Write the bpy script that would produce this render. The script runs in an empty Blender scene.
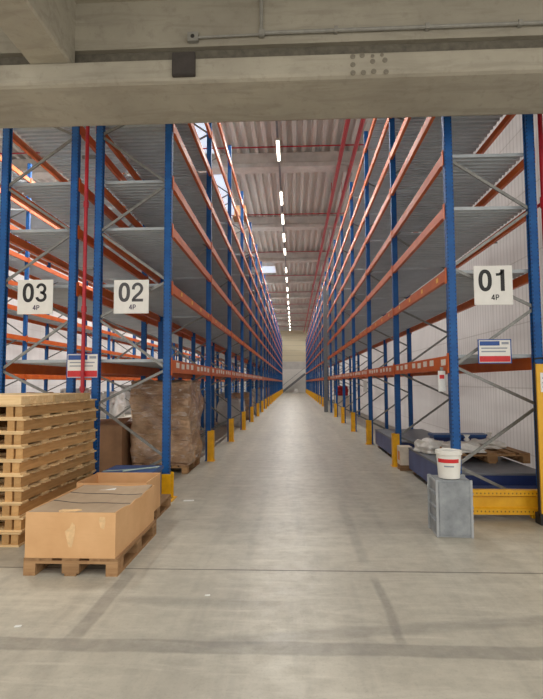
import bpy, bmesh, math, random
from mathutils import Vector, Matrix
random.seed(7)
scene = bpy.context.scene
COL = scene.collection
PI = math.pi

# ------------------------------------------------------------------ helpers
def lin(c):
    def f(v):
        v /= 255.0
        return v / 12.92 if v <= 0.04045 else ((v + 0.055) / 1.055) ** 2.4
    return (f(c[0]), f(c[1]), f(c[2]), 1.0)

class NT:
    """small node-tree writer"""
    def __init__(s, name):
        s.m = bpy.data.materials.new(name); s.m.use_nodes = True
        s.t = s.m.node_tree; s.n = s.t.nodes; s.l = s.t.links
        s.n.clear()
        s.out = s.n.new('ShaderNodeOutputMaterial')
        s.b = s.n.new('ShaderNodeBsdfPrincipled')
        s.l.new(s.b.outputs[0], s.out.inputs[0])
        s._co = None
    def put(s, sock, v):
        if isinstance(v, bpy.types.NodeSocket): s.l.new(v, sock)
        elif v is not None: sock.default_value = v
    def co(s):
        if s._co is None: s._co = s.n.new('ShaderNodeTexCoord')
        return s._co.outputs['Object']
    def xyz(s):
        x = s.n.new('ShaderNodeSeparateXYZ'); s.l.new(s.co(), x.inputs[0]); return x.outputs
    def m_(s, op, a, b=None, c=None, clamp=False):
        x = s.n.new('ShaderNodeMath'); x.operation = op; x.use_clamp = clamp
        s.put(x.inputs[0], a); s.put(x.inputs[1], b)
        if c is not None: s.put(x.inputs[2], c)
        return x.outputs[0]
    def mapr(s, v, a, b, c=0.0, d=1.0):
        x = s.n.new('ShaderNodeMapRange'); x.clamp = True
        s.put(x.inputs[0], v); s.put(x.inputs[1], a); s.put(x.inputs[2], b); s.put(x.inputs[3], c); s.put(x.inputs[4], d)
        return x.outputs[0]
    def mapping(s, scale, rot=(0, 0, 0), loc=(0, 0, 0)):
        x = s.n.new('ShaderNodeMapping'); s.l.new(s.co(), x.inputs[0])
        x.inputs['Scale'].default_value = scale; x.inputs['Rotation'].default_value = rot; x.inputs['Location'].default_value = loc
        return x.outputs[0]
    def noise(s, scale, detail=4, rough=.55, vec=None, dist=0.0):
        x = s.n.new('ShaderNodeTexNoise'); s.l.new(vec if vec is not None else s.co(), x.inputs['Vector'])
        x.inputs['Scale'].default_value = scale; x.inputs['Detail'].default_value = detail
        x.inputs['Roughness'].default_value = rough; x.inputs['Distortion'].default_value = dist
        return x.outputs[0]
    def mix(s, f, a, b, mode='MIX'):
        x = s.n.new('ShaderNodeMix'); x.data_type = 'RGBA'; x.blend_type = mode
        s.put(x.inputs[0], f); s.put(x.inputs[6], a); s.put(x.inputs[7], b)
        return x.outputs[2]
    def bump(s, h, strength=.3, dist=.01):
        x = s.n.new('ShaderNodeBump'); x.inputs['Strength'].default_value = strength; x.inputs['Distance'].default_value = dist
        s.put(x.inputs['Height'], h); s.l.new(x.outputs[0], s.b.inputs['Normal'])
    def rnd(s):
        x = s.n.new('ShaderNodeObjectInfo'); return x.outputs['Random']
    def fin(s, col, rough=.5, metal=0.0, spec=.5):
        s.put(s.b.inputs['Base Color'], col); s.put(s.b.inputs['Roughness'], rough); s.put(s.b.inputs['Metallic'], metal)
        s.b.inputs['Specular IOR Level'].default_value = spec
        return s.m

def paint(name, c, rough=.45, var=.12, scale=6, metal=0.0, c2=None, spec=.5):
    t = NT(name)
    n = t.noise(scale, 5, .6)
    dark = tuple(v * (1 - var) for v in c) if c2 is None else c2
    lite = tuple(min(255, v * (1 + var * .6)) for v in c)
    col = t.mix(t.mapr(n, .3, .7), lin(dark), lin(lite))
    return t.fin(col, rough, metal, spec)

def wood(name, c, c2, along='Y', scale=1.0, rvar=.25):
    t = NT(name)
    sc = {'X': (1.2, 16, 22), 'Y': (16, 1.2, 22), 'Z': (16, 16, 1.2)}[along]
    v = t.mapping(tuple(a * scale for a in sc))
    n = t.noise(1.0, 5, .65, v, .6)
    col = t.mix(t.mapr(n, .3, .72), lin(c2), lin(c))
    big = t.noise(3.1, 3)
    col = t.mix(t.mapr(big, .55, .8, 0, .35), col, lin(tuple(v * .72 for v in c2)))
    k = t.mapr(t.rnd(), 0, 1, 1 - rvar, 1.08)
    col = t.mix(1.0, col, None, 'MULTIPLY') if False else col
    g = t.n.new('ShaderNodeHueSaturation'); t.l.new(col, g.inputs['Color']); t.l.new(k, g.inputs['Value'])
    t.bump(n, .25, .004)
    return t.fin(g.outputs[0], .75, 0, .3)

M = {}
def build_materials():
    # ---- floor
    t = NT('worn concrete floor')
    x, y, z = t.xyz()
    n1 = t.noise(.55, 6, .6); n2 = t.noise(6, 5, .7); n3 = t.noise(60, 3, .7)
    st = t.noise(1.0, 5, .65, t.mapping((2.6, .22, 1)), .3)
    sx = t.noise(1.0, 6, .7, t.mapping((1.2, 7.5, 1), (0, 0, .55)), .6)
    col = t.mix(t.mapr(n1, .3, .7), lin((170, 165, 152)), lin((192, 187, 172)))
    col = t.mix(t.mapr(n2, .42, .68, 0, .5), col, lin((152, 147, 135)))
    col = t.mix(t.mapr(st, .5, .66, 0, .42), col, lin((138, 134, 126)))
    col = t.mix(t.mapr(sx, .5, .66, 0, .42), col, lin((206, 201, 186)))
    col = t.mix(t.mapr(n3, .55, .72, 0, .4), col, lin((140, 135, 124)))
    wob = t.m_('MULTIPLY', t.m_('SUBTRACT', t.noise(1.3, 5), .5), .10)
    fine = t.mapr(t.noise(9, 4, .7), .3, .62)
    def band(cx, half, soft, coord, lo=None, hi=None, other=None, amount=.5, c=(122, 119, 112), slope=0.0):
        nonlocal col
        d = t.m_('ADD', coord, wob)
        if slope: d = t.m_('ADD', d, t.m_('MULTIPLY', other, slope))
        d = t.m_('ABSOLUTE', t.m_('SUBTRACT', d, cx))
        f = t.mapr(d, half, half + soft, 1, 0)
        if lo is not None:
            f = t.m_('MULTIPLY', f, t.mapr(other, lo, lo + .12)); f = t.m_('MULTIPLY', f, t.mapr(other, hi - .12, hi, 1, 0))
        f = t.m_('MULTIPLY', t.m_('MULTIPLY', f, t.mapr(fine, 0, 1, .55, 1)), amount)
        col = t.mix(f, col, lin(c))
    # tyre-worn bands and old marking tracks
    band(3.13, .062, .02, y, amount=.62)
    band(3.27, .035, .05, y, -.6, 2.6, x, amount=.5, slope=-.17)
    band(-1.40, .045, .02, x, 3.15, 4.36, y, amount=.6)
    band(.655, .02, .025, x, 3.15, 4.3, y, amount=.6)
    band(.62, .03, .04, x, 4.5, 6.9, y, amount=.4)
    band(-.42, .02, .03, x, 4.5, 7.6, y, amount=.22)
    band(3.75, .03, .06, y, -1.4, -.1, x, amount=.35)
    band(-.62, .16, .25, x, 5, 80, y, amount=.28)
    band(.82, .16, .25, x, 5, 80, y, amount=.25)
    band(1.55, .05, .15, x, 7, 80, y, amount=.2)
    band(-1.3, .05, .15, x, 7, 80, y, amount=.22)
    band(5.75, .16, .2, y, -1.6, 1.6, x, amount=.22)
    # barrier shadow painted into the floor colour under the right rack front
    barrier_shade = t.m_('MULTIPLY', t.mapr(t.m_('ABSOLUTE', t.m_('SUBTRACT', x, 2.55)), .3, .75, 1, 0), t.mapr(t.m_('ABSOLUTE', t.m_('SUBTRACT', y, 5.9)), .1, .5, 1, 0))
    col = t.mix(t.m_('MULTIPLY', barrier_shade, .6), col, lin((126, 116, 96)))
    # joints
    jt = None
    for cc, ww in ((4.385, .014), (10.4, .006), (16.6, .006), (22.9, .006), (29.2, .006), (41.6, .008)):
        f = t.mapr(t.m_('ABSOLUTE', t.m_('SUBTRACT', y, cc)), ww * .5, ww, 1, 0)
        jt = f if jt is None else t.m_('MAXIMUM', jt, f)
    col = t.mix(t.m_('MULTIPLY', jt, .8), col, lin((88, 84, 79)))
    rough = t.mapr(n2, .3, .7, .34, .5)
    t.bump(t.m_('SUBTRACT', n3, t.m_('MULTIPLY', jt, 2.0)), .12, .004)
    M['floor'] = t.fin(col, rough, 0, .45)

    # ---- cast concrete
    t = NT('cast concrete')
    n1 = t.noise(.9, 6, .62); n2 = t.noise(9, 5, .7); st = t.noise(1.0, 5, .6, t.mapping((1.1, 6, 9)), .7)
    col = t.mix(t.mapr(n1, .3, .7), lin((154, 147, 132)), lin((178, 171, 154)))
    col = t.mix(t.mapr(st, .5, .64, 0, .45), col, lin((142, 135, 120)))
    col = t.mix(t.mapr(n2, .54, .7, 0, .4), col, lin((136, 129, 114)))
    t.bump(n2, .18, .01)
    M['concrete'] = t.fin(col, .8, 0, .3)
    M['concrete_dark'] = paint('dark recessed band', (112, 106, 93), .9, .15, 12)  # darker band set back between lintel and front wall
    M['filler'] = paint('grey filler spots', (126, 119, 105), .85, .1, 30)

    # ---- rack steel
    t = NT('blue painted perforated post')
    x, y, z = t.xyz()
    n = t.noise(7, 5, .6)
    col = t.mix(t.mapr(n, .3, .7), lin((12, 76, 142)), lin((22, 94, 162)))
    fz = t.m_('FRACT', t.m_('MULTIPLY', z, 20.0))
    hz = t.m_('MULTIPLY', t.mapr(fz, .28, .34), t.mapr(fz, .66, .72, 1, 0))
    hx = t.m_('LESS_THAN', t.m_('ABSOLUTE', t.m_('SUBTRACT', t.m_('ABSOLUTE', x), .040)), .0065)
    hy = t.m_('LESS_THAN', t.m_('ABSOLUTE', t.m_('SUBTRACT', t.m_('ABSOLUTE', y), .026)), .008)
    hole = t.m_('MULTIPLY', hz, t.m_('MAXIMUM', hx, hy))
    col = t.mix(t.m_('MULTIPLY', hole, .75), col, lin((10, 22, 42)))
    M['blue'] = t.fin(col, .5, 0, .4)
    t = NT('orange painted beam')
    n = t.noise(3, 5, .65); n2 = t.noise(1.0, 4, .7, t.mapping((40, 1.3, 18)))
    col = t.mix(t.mapr(n, .3, .7), lin((188, 80, 18)), lin((210, 102, 32)))
    col = t.mix(t.mapr(n2, .6, .78, 0, .35), col, lin((184, 100, 58)))
    M['orange'] = t.fin(col, .42, 0, .32)
    t = NT('galvanised deck steel')
    n = t.noise(2.2, 4, .6); n2 = t.noise(40, 2, .6)
    col = t.mix(t.mapr(n, .3, .7), lin((168, 175, 180)), lin((192, 198, 202)))
    col = t.mix(t.mapr(n2, .5, .75, 0, .25), col, lin((160, 165, 169)))
    M['deck'] = t.fin(col, .45, .1, .5)
    M['galv'] = paint('galvanised brace steel', (132, 132, 128), .4, .14, 18, .3)
    M['yellow'] = paint('yellow guard paint', (246, 182, 18), .42, .1, 9, 0, (222, 158, 14))
    M['yellow_panel'] = paint('yellow panel paint', (226, 170, 30), .4, .06, 4)
    t = NT('yellow slotted beam paint')
    x, y, z = t.xyz()
    n = t.noise(8, 4)
    col = t.mix(t.mapr(n, .3, .7), lin((214, 154, 20)), lin((232, 176, 36)))
    fx = t.m_('FRACT', t.m_('MULTIPLY', x, 22.0))
    hx = t.m_('MULTIPLY', t.mapr(fx, .3, .36), t.mapr(fx, .62, .68, 1, 0))
    hz = t.m_('LESS_THAN', t.m_('ABSOLUTE', t.m_('SUBTRACT', t.m_('ABSOLUTE', z), .103)), .009)
    col = t.mix(t.m_('MULTIPLY', t.m_('MULTIPLY', hx, hz), .75), col, lin((70, 48, 8)))
    M['yellow_slot'] = t.fin(col, .4)
    M['red'] = paint('red pipe paint', (176, 24, 40), .4, .1, 10)
    M['grey_paint'] = paint('grey steel paint', (112, 116, 120), .5, .1, 10)
    M['white'] = paint('white sign board', (232, 230, 224), .5, .03, 5)
    M['paper'] = paint('white paper', (226, 226, 222), .7, .04, 20)
    M['ink'] = paint('black lettering', (28, 27, 28), .5, .05, 10)
    M['ink_grey'] = paint('grey lettering', (74, 73, 76), .5, .05, 10)
    M['ink_purple'] = paint('violet lettering', (72, 56, 88), .5, .05, 10)
    M['sign_blue'] = paint('blue placard print', (38, 78, 150), .45, .05, 10)
    M['sign_red'] = paint('red placard print', (206, 42, 46), .45, .05, 10)
    M['label_grey'] = paint('grey placard print', (150, 156, 166), .5, .05, 10)
    M['sticker'] = paint('white sticker', (236, 226, 214), .35, .06, 20)
    M['sticker_y'] = paint('yellow sticker', (238, 186, 60), .4, .06, 20)
    M['black'] = paint('black rubber', (30, 30, 32), .6, .1, 20)
    M['dark_box'] = paint('dark grey housing', (66, 60, 56), .6, .12, 10)
    M['conduit'] = paint('grey conduit', (150, 147, 138), .5, .08, 12)
    M['dark_hole'] = paint('socket dark', (58, 54, 50), .6, .1, 12)
    # ---- building shell
    t = NT('trapezoidal roof sheet')
    n = t.noise(1.0, 4, .6, t.mapping((.9, .25, 1)))
    col = t.mix(t.mapr(n, .3, .7), lin((196, 193, 187)), lin((214, 211, 205)))
    M['roof'] = t.fin(col, .5, .1, .5)
    M['roof_beam'] = paint('pale grey roof beam', (206, 204, 198), .7, .08, 2.5)
    t = NT('white ribbed wall panel')
    x, y, z = t.xyz()
    n = t.noise(.7, 4)
    col = t.mix(t.mapr(n, .3, .7), lin((224, 221, 220)), lin((240, 237, 236)))
    sz = t.m_('FRACT', t.m_('MULTIPLY', z, 1.0))
    seam = t.mapr(t.m_('ABSOLUTE', t.m_('SUBTRACT', sz, .5)), .0, .014, 1, 0)
    sy = t.m_('FRACT', t.m_('MULTIPLY', y, 1.0 / 3.6))
    seam2 = t.mapr(t.m_('ABSOLUTE', t.m_('SUBTRACT', sy, .5)), .0, .005, 1, 0)
    col = t.mix(t.m_('MULTIPLY', t.m_('MAXIMUM', seam, seam2), .45), col, lin((160, 152, 146)))
    rib = t.m_('SINE', t.m_('MULTIPLY', y, 50.0))
    col = t.mix(t.mapr(rib, .55, .8, 0, .28), col, lin((172, 166, 166)))
    zb = t.noise(1.0, 3, .5, t.mapping((1, .12, 1.5), (.35, 0, 0)))
    col = t.mix(t.mapr(zb, .45, .65, 0, .22), col, lin((178, 170, 168)))
    t.bump(t.m_('ADD', rib, t.m_('MULTIPLY', seam, -2.0)), .55, .012)
    M['wall_white'] = t.fin(col, .42, 0, .5)
    tr = t.n.new('ShaderNodeBsdfTranslucent'); t.put(tr.inputs[0], col)
    mx = t.n.new('ShaderNodeMixShader'); mx.inputs[0].default_value = .8
    t.l.new(t.b.outputs[0], mx.inputs[1]); t.l.new(tr.outputs[0], mx.inputs[2]); t.l.new(mx.outputs[0], t.out.inputs[0])
    t = NT('beige panel wall')
    x, y, z = t.xyz()
    sz = t.m_('FRACT', t.m_('MULTIPLY', z, 1.25))
    seam = t.mapr(t.m_('ABSOLUTE', t.m_('SUBTRACT', sz, .5)), .0, .07, 1, 0)
    col = t.mix(t.m_('MULTIPLY', seam, .5), lin((222, 214, 184)), lin((168, 162, 138)))
    M['wall_beige'] = t.fin(col, .6)
    M['wall_grey'] = paint('pale grey wall', (206, 205, 200), .7, .05, 1.5)
    # ---- wood, board, goods
    M['pine'] = wood('fresh pine', (240, 212, 166), (214, 176, 124), 'X')
    M['pine_y'] = wood('fresh pine lengthwise', (214, 170, 114), (184, 138, 86), 'Y')
    M['oldwood'] = wood('used pallet wood', (188, 150, 108), (150, 112, 76), 'X', 1, .3)
    M['oldwood_y'] = wood('used pallet wood lengthwise', (184, 146, 104), (146, 108, 72), 'Y', 1, .3)
    t = NT('brown cardboard')
    n = t.noise(2.4, 5, .6); n2 = t.noise(1.0, 3, .5, t.mapping((5, 5, 60)))
    col = t.mix(t.mapr(n, .3, .7), lin((206, 160, 112)), lin((222, 178, 130)))
    col = t.mix(t.mapr(n2, .55, .8, 0, .2), col, lin((194, 148, 102)))
    M['card'] = t.fin(col, .75, 0, .25)
    M['card_in'] = paint('inner cardboard', (172, 130, 86), .8, .1, 4)
    t = NT('grey-brown lid board')
    n = t.noise(2.0, 5, .6); st = t.noise(1.0, 4, .6, t.mapping((14, 1.2, 1)))
    col = t.mix(t.mapr(n, .3, .7), lin((158, 136, 110)), lin((182, 160, 134)))
    col = t.mix(t.mapr(st, .5, .75, 0, .3), col, lin((140, 120, 100)))
    M['lid'] = t.fin(col, .6, 0, .35)
    M['scuff'] = paint('torn pale board', (224, 188, 140), .85, .08, 25)
    def wrapped(name, a, b, s):
        t = NT(name)
        n = t.noise(1.0, 6, .65, t.mapping((3.2, 3.2, 10)), 1.6); n1 = t.noise(3, 4, .6)
        col = t.mix(t.mapr(n1, .35, .68), lin(a), lin(b))
        col = t.mix(t.mapr(n, .55, .68, 0, s), col, lin((228, 216, 208)))  # pale streaks put the film's crinkle highlights into the colour
        t.bump(n, 1.0, .09)
        t.b.inputs['Coat Weight'].default_value = .7; t.b.inputs['Coat Roughness'].default_value = .2
        return t.fin(col, .6, 0, .4)
    M['wrap_brown'] = wrapped('film-wrapped brown cartons', (160, 124, 94), (222, 184, 148), .75)
    M['wrap_white'] = wrapped('film-wrapped pale goods', (196, 194, 192), (224, 222, 220), .6)
    M['wrap_dark'] = wrapped('film-wrapped dark goods', (40, 40, 44), (66, 66, 70), .2)
    M['card_dark'] = paint('dull brown carton', (150, 112, 80), .75, .12, 3)
    M['blue_box'] = paint('slate blue board', (74, 88, 136), .5, .12, 3)
    M['blue_dark'] = paint('dark blue plastic', (30, 50, 104), .4, .12, 5)
    M['grey_lid'] = paint('grey sheet top', (108, 112, 120), .45, .12, 3)
    M['blue_bright'] = paint('blue plastic', (44, 82, 140), .4, .1, 6)
    M['strap'] = paint('pale strap', (170, 188, 176), .4, .08, 12)
    t = NT('mottled grey crate plastic')
    n = t.noise(5, 6, .65)
    col = t.mix(t.mapr(n, .35, .7), lin((126, 131, 135)), lin((164, 168, 171)))
    M['crate'] = t.fin(col, .5, .1, .5)
    M['crate_edge'] = paint('pale grey crate rib', (168, 171, 173), .45, .06, 9)
    M['bucket'] = paint('white bucket plastic', (232, 230, 222), .35, .03, 6)
    t = NT('white woven sack')
    n = t.noise(9, 5, .6)
    t.bump(n, .6, .03)
    M['sack'] = t.fin(t.mix(t.mapr(n, .3, .7), lin((206, 204, 198)), lin((232, 230, 226))), .7)
    M['redbag'] = paint('red sack cloth', (176, 36, 36), .7, .15, 9)
    M['carton_pale'] = paint('pale carton board', (226, 214, 196), .7, .06, 8)
    M['orange_print'] = paint('orange print', (224, 140, 70), .6, .06, 8)
    # ---- lamps
    def emit(name, c, s):
        t = NT(name); t.fin(lin(c), .4)
        t.b.inputs['Emission Color'].default_value = lin(c); t.b.inputs['Emission Strength'].default_value = s
        return t.m
    M['led'] = emit('lit lamp diffuser', (255, 244, 226), 14)
    M['skylight'] = emit('daylit skylight and added glow pane', (214, 230, 250), .6)  # shared by the small skylight and the two added glowing panes
build_materials()

# ---- mesh building
class MB:
    def __init__(s): s.v = []; s.f = []
    def box(s, x0, x1, y0, y1, z0, z1):
        b = len(s.v)
        s.v += [(x0, y0, z0), (x1, y0, z0), (x1, y1, z0), (x0, y1, z0), (x0, y0, z1), (x1, y0, z1), (x1, y1, z1), (x0, y1, z1)]
        s.f += [tuple(b + i for i in q) for q in ((0, 3, 2, 1), (4, 5, 6, 7), (0, 1, 5, 4), (1, 2, 6, 5), (2, 3, 7, 6), (3, 0, 4, 7))]
        return s
    def prism(s, prof, a, b, axis='Z'):
        """closed profile (list of 2D) extruded from a to b along an axis; profile is (x,y) for Z, (x,z) for Y, (y,z) for X"""
        def P(p, h):
            return {'Z': (p[0], p[1], h), 'Y': (p[0], h, p[1]), 'X': (h, p[0], p[1])}[axis]
        n = len(prof); o = len(s.v)
        s.v += [P(p, a) for p in prof] + [P(p, b) for p in prof]
        s.f += [(o + i, o + (i + 1) % n, o + n + (i + 1) % n, o + n + i) for i in range(n)]
        s.f += [tuple(o + i for i in reversed(range(n))), tuple(o + n + i for i in range(n))]
        return s
    def bar(s, p, q, w, h, up=(0, 1, 0)):
        """rectangular bar between two points"""
        p, q = Vector(p), Vector(q); d = (q - p).normalized(); u = Vector(up)
        a = d.cross(u).normalized() * (w / 2); c = d.cross(a).normalized() * (h / 2)
        o = len(s.v)
        for e in (p, q):
            s.v += [tuple(e + a + c), tuple(e - a + c), tuple(e - a - c), tuple(e + a - c)]
        s.f += [(o, o + 1, o + 5, o + 4), (o + 1, o + 2, o + 6, o + 5), (o + 2, o + 3, o + 7, o + 6), (o + 3, o, o + 4, o + 7), (o + 3, o + 2, o + 1, o), (o + 4, o + 5, o + 6, o + 7)]
        return s
    def tube(s, pts, r, n=10):
        pts = [Vector(p) for p in pts]
        o = len(s.v)
        for i, p in enumerate(pts):
            d = (pts[min(i + 1, len(pts) - 1)] - pts[max(i - 1, 0)]).normalized()
            u = Vector((0, 0, 1)) if abs(d.z) < .9 else Vector((1, 0, 0))
            a = d.cross(u).normalized(); b = d.cross(a).normalized()
            s.v += [tuple(p + a * r * math.cos(2 * PI * k / n) + b * r * math.sin(2 * PI * k / n)) for k in range(n)]
        for i in range(len(pts) - 1):
            s.f += [(o + i * n + k, o + i * n + (k + 1) % n, o + (i + 1) * n + (k + 1) % n, o + (i + 1) * n + k) for k in range(n)]
        s.f += [tuple(o + k for k in reversed(range(n))), tuple(o + (len(pts) - 1) * n + k for k in range(n))]
        return s
    def lathe(s, prof, n=32, cx=0, cy=0):
        o = len(s.v)
        for r, z in prof:
            s.v += [(cx + r * math.cos(2 * PI * k / n), cy + r * math.sin(2 * PI * k / n), z) for k in range(n)]
        for i in range(len(prof) - 1):
            s.f += [(o + i * n + k, o + i * n + (k + 1) % n, o + (i + 1) * n + (k + 1) % n, o + (i + 1) * n + k) for k in range(n)]
        s.f += [tuple(o + k for k in reversed(range(n))), tuple(o + (len(prof) - 1) * n + k for k in range(n))]
        return s
    def mesh(s, name, mat, smooth=False, bevel=0.0):
        me = bpy.data.meshes.new(name); me.from_pydata(s.v, [], s.f)
        if bevel or True:
            bm = bmesh.new(); bm.from_mesh(me)
            bmesh.ops.recalc_face_normals(bm, faces=bm.faces)
            if bevel:
                bmesh.ops.bevel(bm, geom=[e for e in bm.edges if len(e.link_faces) == 2 and e.calc_face_angle(0) > .6], offset=bevel, segments=2, affect='EDGES', clamp_overlap=True)
            bm.to_mesh(me); bm.free()
        me.materials.append(M[mat])
        if smooth:
            for p in me.polygons: p.use_smooth = True
        return me

def link(name, me, parent=None, loc=(0, 0, 0), rz=0.0):
    o = bpy.data.objects.new(name, me); COL.objects.link(o)
    o.location = loc; o.rotation_euler = (0, 0, rz)
    if parent is not None: o.parent = parent
    return o
def tag(o, label, cat, group=None, kind=None):
    o['label'] = label; o['category'] = cat
    if group: o['group'] = group
    if kind: o['kind'] = kind
    return o
def thing(name, label, cat, loc=(0, 0, 0), rz=0.0, group=None):
    return tag(link(name, None, None, loc, rz), label, cat, group)
def struct(name, mb, mat, **k):
    o = link(name, mb.mesh(name, mat, **k)); o['kind'] = 'structure'; return o
def copy_tree(o, parent=None):
    c = o.copy(); COL.objects.link(c)
    if parent is not None: c.parent = parent
    for ch in o.children: copy_tree(ch, c)
    return c
ORD = ['first', 'second', 'third', 'fourth', 'fifth', 'sixth', 'seventh', 'eighth', 'ninth', 'tenth', 'eleventh', 'twelfth', 'thirteenth', 'fourteenth', 'fifteenth', 'sixteenth', 'seventeenth', 'eighteenth', 'nineteenth', 'twentieth', 'twenty-first', 'twenty-second', 'twenty-third', 'twenty-fourth']

# ------------------------------------------------------------------ shell
YF, YB = 5.88, 81.0          # hall front (lintel back) and end wall
XL, XR = -14.0, 3.55
struct('floor', MB().box(XL - .2, 9, -4, YB + .2, -.2, 0), 'floor')
struct('wall_right', MB().box(XR, XR + .03, YF, YB, 0, 10.9), 'wall_white')
struct('wall_left', MB().box(XL - .03, XL, YF, YB, 0, 10.9), 'wall_white')
w = MB().box(XL, XR, YB, YB + .2, 5.0, 10.9); struct('wall_back', w, 'wall_beige')
struct('wall_back_lower', MB().box(XL, XR, YB - .12, YB + .2, 0, 5.0), 'wall_grey')
# trapezoidal roof sheet, ribs along the aisle
prof = []; zr = 10.42; p = .36
xx = XL
while xx < XR:
    prof += [(xx, zr), (xx + .12, zr), (xx + .17, zr + .15), (xx + .31, zr + .15)]
    xx += p
prof += [(xx, zr), (xx, zr + .2), (XL, zr + .2)]
mb = MB(); mb.prism(prof, YF, YB, 'Y'); struct('ceiling', mb, 'roof')
k = 0
yb = 11.4
while yb < YB - 1:
    mb = MB()
    # solid concrete beam: wide bottom flange, narrower web
    mb.prism([(yb - .3, 9.8), (yb + .3, 9.8), (yb + .3, 9.95), (yb + .14, 10.05), (yb + .14, 10.42), (yb - .14, 10.42), (yb - .14, 10.05), (yb - .3, 9.95)], XL, XR, 'X')
    k += 1
    struct('ceiling_beam', mb, 'roof_beam')
    yb += 7.42
# front wall over the opening, lintel and the beam that meets it
struct('wall_front', MB().box(-16, 9, 5.36, 5.70, 5.385, 10.9), 'concrete')
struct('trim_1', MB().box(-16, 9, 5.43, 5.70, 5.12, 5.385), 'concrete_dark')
struct('wall_front_right', MB().box(XR + .04, 9, 5.30, 5.70, 0, 4.86), 'concrete')
lin_o = struct('lintel', MB().prism([(5.17, 4.91), (5.185, 4.885), (5.22, 4.865), (5.84, 4.765), (5.88, 4.775), (5.88, 5.12), (5.18, 5.12), (5.17, 5.11)], -16, 9, 'X'), 'concrete')
for i, (px, pz) in enumerate([(.66, 5.08), (.76, 5.09), (.87, 5.08), (.97, 5.09), (.66, 4.99), (.87, 5.02), (1.00, 5.03), (.66, 4.90), (.77, 4.90), (.88, 4.91), (1.01, 4.90)]):
    r = .028 if i not in (2, 3) else .02
    mb = MB(); mb.lathe([(r, 0), (r, .004)], 14)
    o = link('filler_patch', mb.mesh('filler_patch', 'filler'), lin_o, (px, 5.170, pz)); o.rotation_euler = (PI / 2, 0, 0)
struct('ceiling_rib', MB().prism([(-2.87, 5.12), (-2.45, 5.12), (-2.43, 5.14), (-2.43, 5.20), (-2.46, 5.22), (-2.46, 5.95), (-2.86, 5.95), (-2.86, 5.22), (-2.89, 5.20), (-2.89, 5.14)], -4, 5.36, 'Y'), 'concrete')
struct('ceiling_slab', MB().box(-16, 9, -4, 5.36, 5.95, 6.2), 'concrete')

# ------------------------------------------------------------------ racks
BAY = 3.42
LEV = [1.84, 2.95, 3.78, 4.48, 5.33, 6.06, 6.90, 7.80]
PH = 8.35
def post_mesh():
    w, d, t = .05, .045, .007
    # omega channel: closed web towards -x, open lips towards +x
    pr = [(-w, -d), (w, -d), (w, -d + .03), (w - t, -d + .03), (w - t, -d + t), (-w + t, -d + t), (-w + t, d - t), (w - t, d - t), (w - t, d - .03), (w, d - .03), (w, d), (-w, d)]
    return MB().prism(pr, 0, PH, 'Z').mesh('post', 'blue')
POST = post_mesh()
PLATE = MB().box(-.065, .065, -.065, .065, 0, .012).mesh('foot_plate', 'blue')
def beam_mesh(h):
    L = BAY - .10
    m = MB().prism([(-.025, -h / 2), (.025, -h / 2), (.025, h / 2 - .03), (.0, h / 2 - .03), (.0, h / 2), (-.025, h / 2)], .05, .05 + L, 'Y')
    m.box(-.034, -.0255, -.02, .05, -h / 2 - .04, h / 2 + .03)
    m.box(-.034, -.0255, BAY - .05, BAY + .02, -h / 2 - .04, h / 2 + .03)
    return m.mesh('beam', 'orange', bevel=0)
BEAM_T, BEAM = beam_mesh(.18), beam_mesh(.13)
def deck_mb(m, D, y0, z0):
    """one bay of four ribbed steel deck panels, ribs across the rack"""
    hw = D / 2 - .03
    W = (BAY - .16) / 4
    for k in range(4):
        a = y0 + .08 + k * W + .008; b = a + W - .016
        pr = [(a, z0)]; n = 7; q = (b - a) / n
        for i in range(n):
            c = a + i * q
            pr += [(c + q * .30, z0), (c + q * .40, z0 + .026), (c + q * .85, z0 + .026), (c + q * .95, z0)]
        pr += [(b, z0), (b, z0 + .042), (a, z0 + .042)]
        m.prism(pr, -hw, hw, 'X')
    return m

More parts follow.
